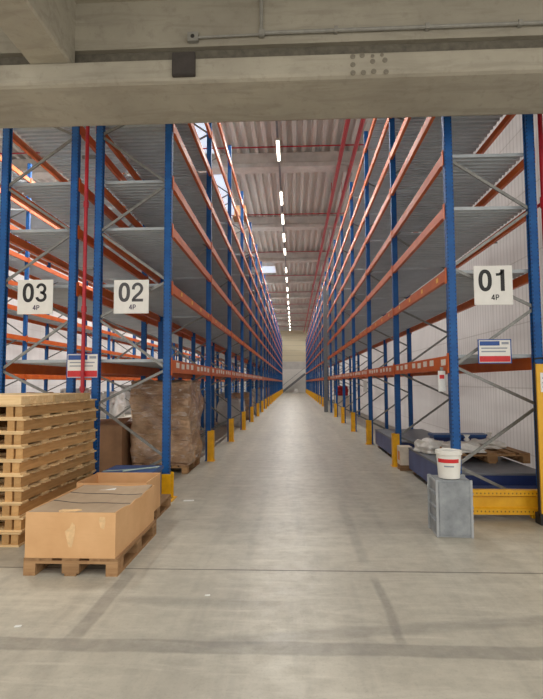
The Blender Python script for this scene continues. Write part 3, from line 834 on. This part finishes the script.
# pale wrapped goods deeper in the left racks and across the next aisle
def pale_load(x, y, w, d, h, label, mat='wrap_white', seed=1, z=0.0, group='pale wrapped loads deeper in the racks'):
    t = thing('wrapped_load', label, 'wrapped load', (x, y, z), 0, group)
    lumpy('film_body', w, d, h, mat, seed, .04, .02, t, n=8)
    return t
for i, (x, y, h, mt, d) in enumerate([
        (-3.62, 11.6, .75, 'wrap_white', 'white film-wrapped load on the floor just behind the dull brown carton'),
        (-3.62, 13.05, 1.2, 'wrap_brown', 'brown film-wrapped load in the second bay behind sign 02'),
        (-3.62, 15.2, .95, 'wrap_white', 'low white load in the third bay of the inner left rack'),
        (-2.3, 18.6, 1.0, 'wrap_white', 'white load close to the aisle in the fourth bay of the left rack'),
        (-3.62, 18.9, 1.3, 'wrap_white', 'tall white load in the fourth bay of the inner left rack'),
        (-2.3, 22.3, 1.15, 'wrap_brown', 'brown load in the fifth bay beside the aisle'),
        (-3.62, 22.5, 1.1, 'wrap_white', 'white load in the fifth bay of the inner left rack'),
        (-2.3, 25.7, .9, 'wrap_white', 'low white load in the sixth bay beside the aisle'),
        (-2.3, 32.6, 1.2, 'wrap_white', 'white load in the eighth bay beside the aisle'),
        (-2.3, 39.4, 1.2, 'wrap_brown', 'brown load in the tenth bay beside the aisle'),
        (-8.6, 12.7, 1.45, 'wrap_white', 'white load on the floor of the rack across the next aisle'),
        (-8.6, 16.2, 1.3, 'wrap_brown', 'brown load on the floor of the rack across the next aisle'),
        (-8.6, 19.6, 1.4, 'wrap_white', 'second white load from the front across the next aisle'),
        (-8.6, 23.4, 1.2, 'wrap_white', 'third white load from the front across the next aisle'),
        (-8.6, 26.6, 1.5, 'wrap_white', 'fourth white load from the front across the next aisle')]):
    pale_load(x, y, .86 if x > -4 else .9, 1.1, h, d, mt, 20 + i)
# dark bundles and a carton at the aisle edge of the upper shelves
for i, (y, lv, d) in enumerate([(20.3, 4, 'lowest'), (20.35, 5, 'middle'), (20.25, 6, 'highest')]):
    pass
UP = {4: .36, 5: .40, 6: .42}
for y, lv, d in ((22.5, 4, 'lowest'), (22.4, 5, 'middle'), (22.6, 6, 'highest')):
    pale_load(-2.05, y, .55, .7, UP[lv], '%s of three dark bundles above each other on the upper left shelves' % d, 'wrap_dark', 50 + lv, LEV[lv] + .065 + .016, 'dark bundles on the upper left shelves')
c = thing('brown_carton', 'tan carton at the top of the left rack against the roof', 'carton', (-1.98, 18.75, LEV[7] + .078), 0)
link('carton_body', MB().box(-.22, .22, -.3, .3, 0, .42).mesh('carton_body', 'card', bevel=.006), c)
link('tape', MB().box(-.03, .03, -.302, .302, .30, .423).mesh('tape', 'lid'), c)
link('deck_board', MB().box(-.28, .28, -.36, .36, -.012, 0).mesh('deck_board', 'oldwood'), c)
for i, (y, lv) in enumerate(((28.6, 6), (32.4, 5), (35.7, 6), (39.6, 4), (32.7, 7), (43.0, 6), (46.2, 5))):
    pale_load(-2.05, y, .6, .8, .4, '%s pale bundle from the front on the upper left shelves' % ORD[i], 'wrap_white' if i % 3 else 'wrap_dark', 70 + i, LEV[lv] + .065 + .016, 'bundles on the upper left shelves')

# ------------------------------------------------------------------ goods at the right
def low_box(x0, x1, y0, y1, h, label):
    b = thing('low_blue_box', label, 'long box', (x0, y0, 0), 0, 'long low boxes in the right rack')
    W, L = x1 - x0, y1 - y0
    for yy in (.15, L / 2, L - .15):
        link('skid', MB().box(.05, W - .05, yy - .05, yy + .05, 0, .07).mesh('skid', 'oldwood'), b)
    link('box_body', MB().box(0, W, 0, L, .07, h - .03).mesh('box_body', 'blue_box', bevel=.006), b)
    link('front_sheet', MB().box(.0, W, -.008, -.001, h - .15, h - .02).mesh('front_sheet', 'blue_dark'), b)
    link('top_sheet', MB().box(-.006, W + .006, -.012, L + .006, h - .03, h).mesh('top_sheet', 'grey_lid', bevel=.004), b)
    return b
low_box(2.04, 3.20, 6.56, 9.10, .44, 'long slate-blue box with grey top in the first bay of the right rack')
low_box(2.04, 3.20, 10.05, 12.75, .43, 'long slate-blue box with grey top in the second bay of the right rack')
block_pallet(.75, 1.05, 'wooden pallet lying on the long blue box behind the bucket', (2.82, 7.70, .442), 0)
for i, (x, y, z, sx, sy, d) in enumerate(((2.50, 7.62, .588, .42, .55, 'front white sack slumped on the pallet behind the bucket'), (2.98, 7.95, .588, .34, .4, 'white sack on the right half of the pallet'), (2.24, 8.45, .442, .28, .4, 'white sack hanging low beside the pallet on the long blue box'))):
    t = thing('white_sack', d, 'sack', (x, y, z), .2 * i, 'white sacks on the long blue box')
    o = lumpy('sack_body', sx, sy, .11 if z > .5 else .2, 'sack', 90 + i, .12, -.2, t, n=8)
    md = o.modifiers.new('soft', 'SUBSURF'); md.levels = 1; md.render_levels = 1
    link('tied_neck', MB().lathe([(.02, 0), (.045, .03), (.02, .06), (.05, .10)], 12).mesh('tied_neck', 'sack', smooth=True), t, (sx * .2, sy * .1, .12))
bb = thing('blue_crate', 'bright blue plastic crate side with white label at the back of the first right bay', 'crate', (2.86, 8.86, .442), 0)
link('crate_body', MB().box(-.47, .44, -.16, .16, 0, .25).mesh('crate_body', 'blue_dark', bevel=.01), bb)
link('crate_rim', MB().box(-.49, .46, -.18, .18, .215, .262).mesh('crate_rim', 'blue_bright', bevel=.006), bb)
link('paper_label', MB().box(.18, .30, -.164, -.160, .10, .17).mesh('paper_label', 'paper'), bb)
cb = thing('small_carton', 'pale narrow carton with orange print beside the first yellow guard on the right', 'carton', (2.03, 9.38, 0), 0)
link('carton_body', MB().box(-.11, .11, -.14, .14, .10, .43).mesh('carton_body', 'carton_pale', bevel=.005), cb)
link('orange_print', MB().box(-.1115, -.11, -.08, .08, .18, .34).mesh('orange_print', 'orange_print'), cb)
link('skid', MB().box(-.11, .11, -.13, -.05, 0, .10).mesh('skid', 'oldwood'), cb)
link('skid', MB().box(-.11, .11, .05, .13, 0, .10).mesh('skid', 'oldwood'), cb)
# yellow slotted barrier at the rack end
yb = thing('end_barrier', 'yellow slotted steel barrier across the front of the right rack', 'barrier', (2.42, 6.08, .20))
m = MB().prism([(-.06, -.14), (-.06, -.075), (-.025, -.06), (-.025, .06), (-.06, .075), (-.06, .14), (.02, .14), (.02, -.14)], -.60, .58, 'X')
link('rail', m.mesh('rail', 'yellow_slot'), yb)
for q in (-.42, .42):
    link('bracket', MB().box(q - .05, q + .05, .021, .10, -.2, .1).mesh('bracket', 'yellow'), yb)
# yellow panel at the picture edge
yp = thing('safety_screen', 'tall yellow steel screen with black edge and white notice at the right picture border', 'screen', (2.752, 5.82, 0))
link('screen_sheet', MB().box(0, .75, 0, .045, .12, 1.80).mesh('screen_sheet', 'yellow_panel', bevel=.01), yp)
link('edge_strip', MB().box(-.010, 0, -.002, .045, .10, 1.81).mesh('edge_strip', 'black'), yp)
link('foot', MB().box(-.01, .75, -.01, .12, 0, .12).mesh('foot', 'black'), yp)
link('notice', MB().box(.05, .22, -.004, 0, 1.48, 1.70).mesh('notice', 'paper'), yp)
for q in range(3):
    link('print_row', MB().box(.07, .20, -.0055, -.004, 1.53 + q * .05, 1.545 + q * .05).mesh('print_row', 'label_grey'), yp)
link('handle', MB().tube([(.0, .022, 1.80), (.0, .022, 1.86), (.10, .022, 1.87), (.13, .022, 1.80)], .012).mesh('handle', 'black'), yp)

# grey container standing on end with a bucket on it
cr = thing('plastic_crate', 'grey plastic crate standing on end beneath the white bucket', 'crate', (1.66, 5.50, 0), -.06)
cw, cd, ch = .185, .17, .585
link('crate_shell', MB().box(-cw + .004, cw - .004, -cd, cd - .01, .004, ch - .004).mesh('crate_shell', 'crate', bevel=.012), cr)
m = MB().box(-cw + .03, cw - .03, -cd - .006, -cd, .03, ch - .03); link('base_panel', m.mesh('base_panel', 'crate', bevel=.003), cr)
for zz in (.012, ch - .024):
    link('rim', MB().box(-cw, cw, -cd + .01, cd, zz - .012, zz + .012).mesh('rim', 'crate_edge', bevel=.004), cr)
for sg in (-1, 1):
    for zz in (.16, .30, .44):
        link('rib', MB().box(sg * cw - .013, sg * cw + .013, -cd + .02, cd, zz - .012, zz + .012).mesh('rib', 'crate', bevel=.003), cr)
    link('corner_strip', MB().box(sg * (cw - .012) - .012, sg * (cw - .012) + .012, -cd - .004, -cd + .012, .0, ch).mesh('corner_strip', 'crate_edge', bevel=.003), cr)
    link('back_rim', MB().box(sg * (cw - .004) - .02, sg * (cw - .004) + .02, cd - .02, cd + .012, .0, ch).mesh('back_rim', 'crate_edge', bevel=.004), cr)
bk = thing('white_bucket', 'white plastic bucket with a red band on top of the grey crate', 'bucket', (1.645, 5.47, ch + .001))
link('bucket_body', MB().lathe([(.104, 0), (.110, .004), (.126, .25), (.128, .27)], 40).mesh('bucket_body', 'bucket', smooth=False), bk)
link('rim', MB().lathe([(.128, .245), (.138, .25), (.138, .272), (.129, .276)], 40).mesh('rim', 'bucket'), bk)
link('lid', MB().lathe([(.134, .2765), (.134, .290), (.120, .292), (.116, .284)], 40).mesh('lid', 'bucket'), bk)
def arc_patch(r0, r1, z0, z1, a0, a1, n=16, th=.0015):
    m = MB()
    for i in range(n + 1):
        a = a0 + (a1 - a0) * i / n
        for r, z in ((r0, z0), (r0 + th, z0), (r1 + th, z1), (r1, z1)):
            m.v.append((r * math.cos(a), r * math.sin(a), z))
    for i in range(n):
        a = i * 4; b = a + 4
        for q in range(4): m.f.append((a + q, a + (q + 1) % 4, b + (q + 1) % 4, b + q))
    m.f += [(0, 1, 2, 3), (n * 4 + 3, n * 4 + 2, n * 4 + 1, n * 4)]
    return m
def rad(z): return .110 + .016 * (z - .004) / .246 + .0006
link('red_band', arc_patch(rad(.168), rad(.208), .168, .208, -PI * .92, -PI * .30).mesh('red_band', 'sign_red'), bk)
link('grey_print', arc_patch(rad(.125), rad(.14), .125, .14, -PI * .72, -PI * .45).mesh('grey_print', 'label_grey'), bk)
link('wire_handle', MB().tube([(.140 * math.cos(a), .140 * math.sin(a) * .98, .235 - .10 * math.sin((a) / 1.0)) for a in [PI * i / 12 for i in range(13)]], .003, 6).mesh('wire_handle', 'galv'), bk)

# ------------------------------------------------------------------ distant things
# grey building column inside the right rack line
co = struct('column', MB().box(1.66, 1.86, 27.3, 27.6, 0, 6.9), 'grey_paint')
rb = thing('red_sack', 'small red sack on a pale carton by the aisle in the right rack far back', 'sack', (2.35, 24.6, .96))
lumpy('sack_body', .5, .5, .45, 'redbag', 5, .12, -.1, rb, n=6)
pc = thing('pale_carton', 'pale carton beneath the small red sack in the right rack', 'carton', (2.35, 24.6, 0))
link('carton_body', MB().box(-.32, .32, -.35, .35, .0, .955).mesh('carton_body', 'carton_pale', bevel=.01), pc)
# stair at the end wall
stt = thing('steel_stair', 'grey steel stair climbing to the right against the end wall', 'stair', (-1.75, 79.6, 0))
for sg in (-.45, .45):
    link('stringer', MB().bar((0, sg, .12), (3.6, sg, 2.98), .34, .05, (0, 1, 0)).mesh('stringer', 'grey_paint'), stt)
for i in range(15):
    link('tread', MB().box(.12 + i * .23, .37 + i * .23, -.42, .42, .19 * (i + 1) - .02, .19 * (i + 1) + .02).mesh('tread', 'grey_paint'), stt)
link('handrail', MB().bar((0, -.45, 1.1), (3.6, -.45, 3.96), .05, .05).mesh('handrail', 'grey_paint'), stt)
struct('wall_back_white', MB().box(-1.75, 1.9, 80.70, 80.86, 0, 3.75), 'white')
wb = thing('white_bag', 'small white bag on the floor before the end wall stair', 'bag', (.42, 78.4, 0))
lumpy('bag_body', .6, .5, .62, 'sack', 8, .15, -.3, wb, n=6)
# paper scraps on the floor
for i, (x, y, s, d) in enumerate(((-1.44, 6.88, .075, 'white paper scrap on the floor by the short yellow guard'), (-.66, 3.86, .02, 'tiny white paper scrap on the floor in front of the aisle'), (-1.83, 3.34, .022, 'tiny white paper scrap at the left foreground'))):
    o = link('paper_scrap', MB().prism([(-s, -s * .4), (s * .9, -s * .5), (s, s * .4), (-s * .8, s * .5)], .001, .006, 'Z').mesh('paper_scrap', 'paper'), None, (x, y, 0), .2)
    tag(o, d, 'paper scrap')

# ------------------------------------------------------------------ light, camera
wd = bpy.data.worlds.new('World'); scene.world = wd; wd.use_nodes = True
bg = wd.node_tree.nodes['Background']; bg.inputs[0].default_value = (1.0, .97, .93, 1); bg.inputs[1].default_value = 1.3

f = 500.0
cam = bpy.data.cameras.new('camera'); cam.sensor_fit = 'HORIZONTAL'; cam.sensor_width = 36.0; cam.lens = f / 543.0 * 36.0
cam.clip_start = .05; cam.clip_end = 300
co_ = bpy.data.objects.new('camera', cam); COL.objects.link(co_)
yaw, pitch, roll = math.atan(21.8 / f), math.atan(33.2 / f), .0045
fw = Vector((-math.sin(yaw) * math.cos(pitch), math.cos(yaw) * math.cos(pitch), math.sin(pitch)))
r = Vector((math.cos(yaw), math.sin(yaw), 0)); u = r.cross(fw)
c_, s_ = math.cos(roll), math.sin(roll)
r2 = c_ * r - s_ * u; u2 = c_ * u + s_ * r
mw = Matrix((r2, u2, -fw)).transposed().to_4x4(); mw.translation = (0, 0, 1.6)
co_.matrix_world = mw
scene.camera = co_
vs = scene.view_settings
vs.view_transform = 'Standard'; vs.look = 'None'; vs.gamma = 1; vs.use_curve_mapping = False; vs.exposure = 0.0
scene.cycles.use_denoising = True
scene.cycles.max_bounces = 8; scene.cycles.diffuse_bounces = 4
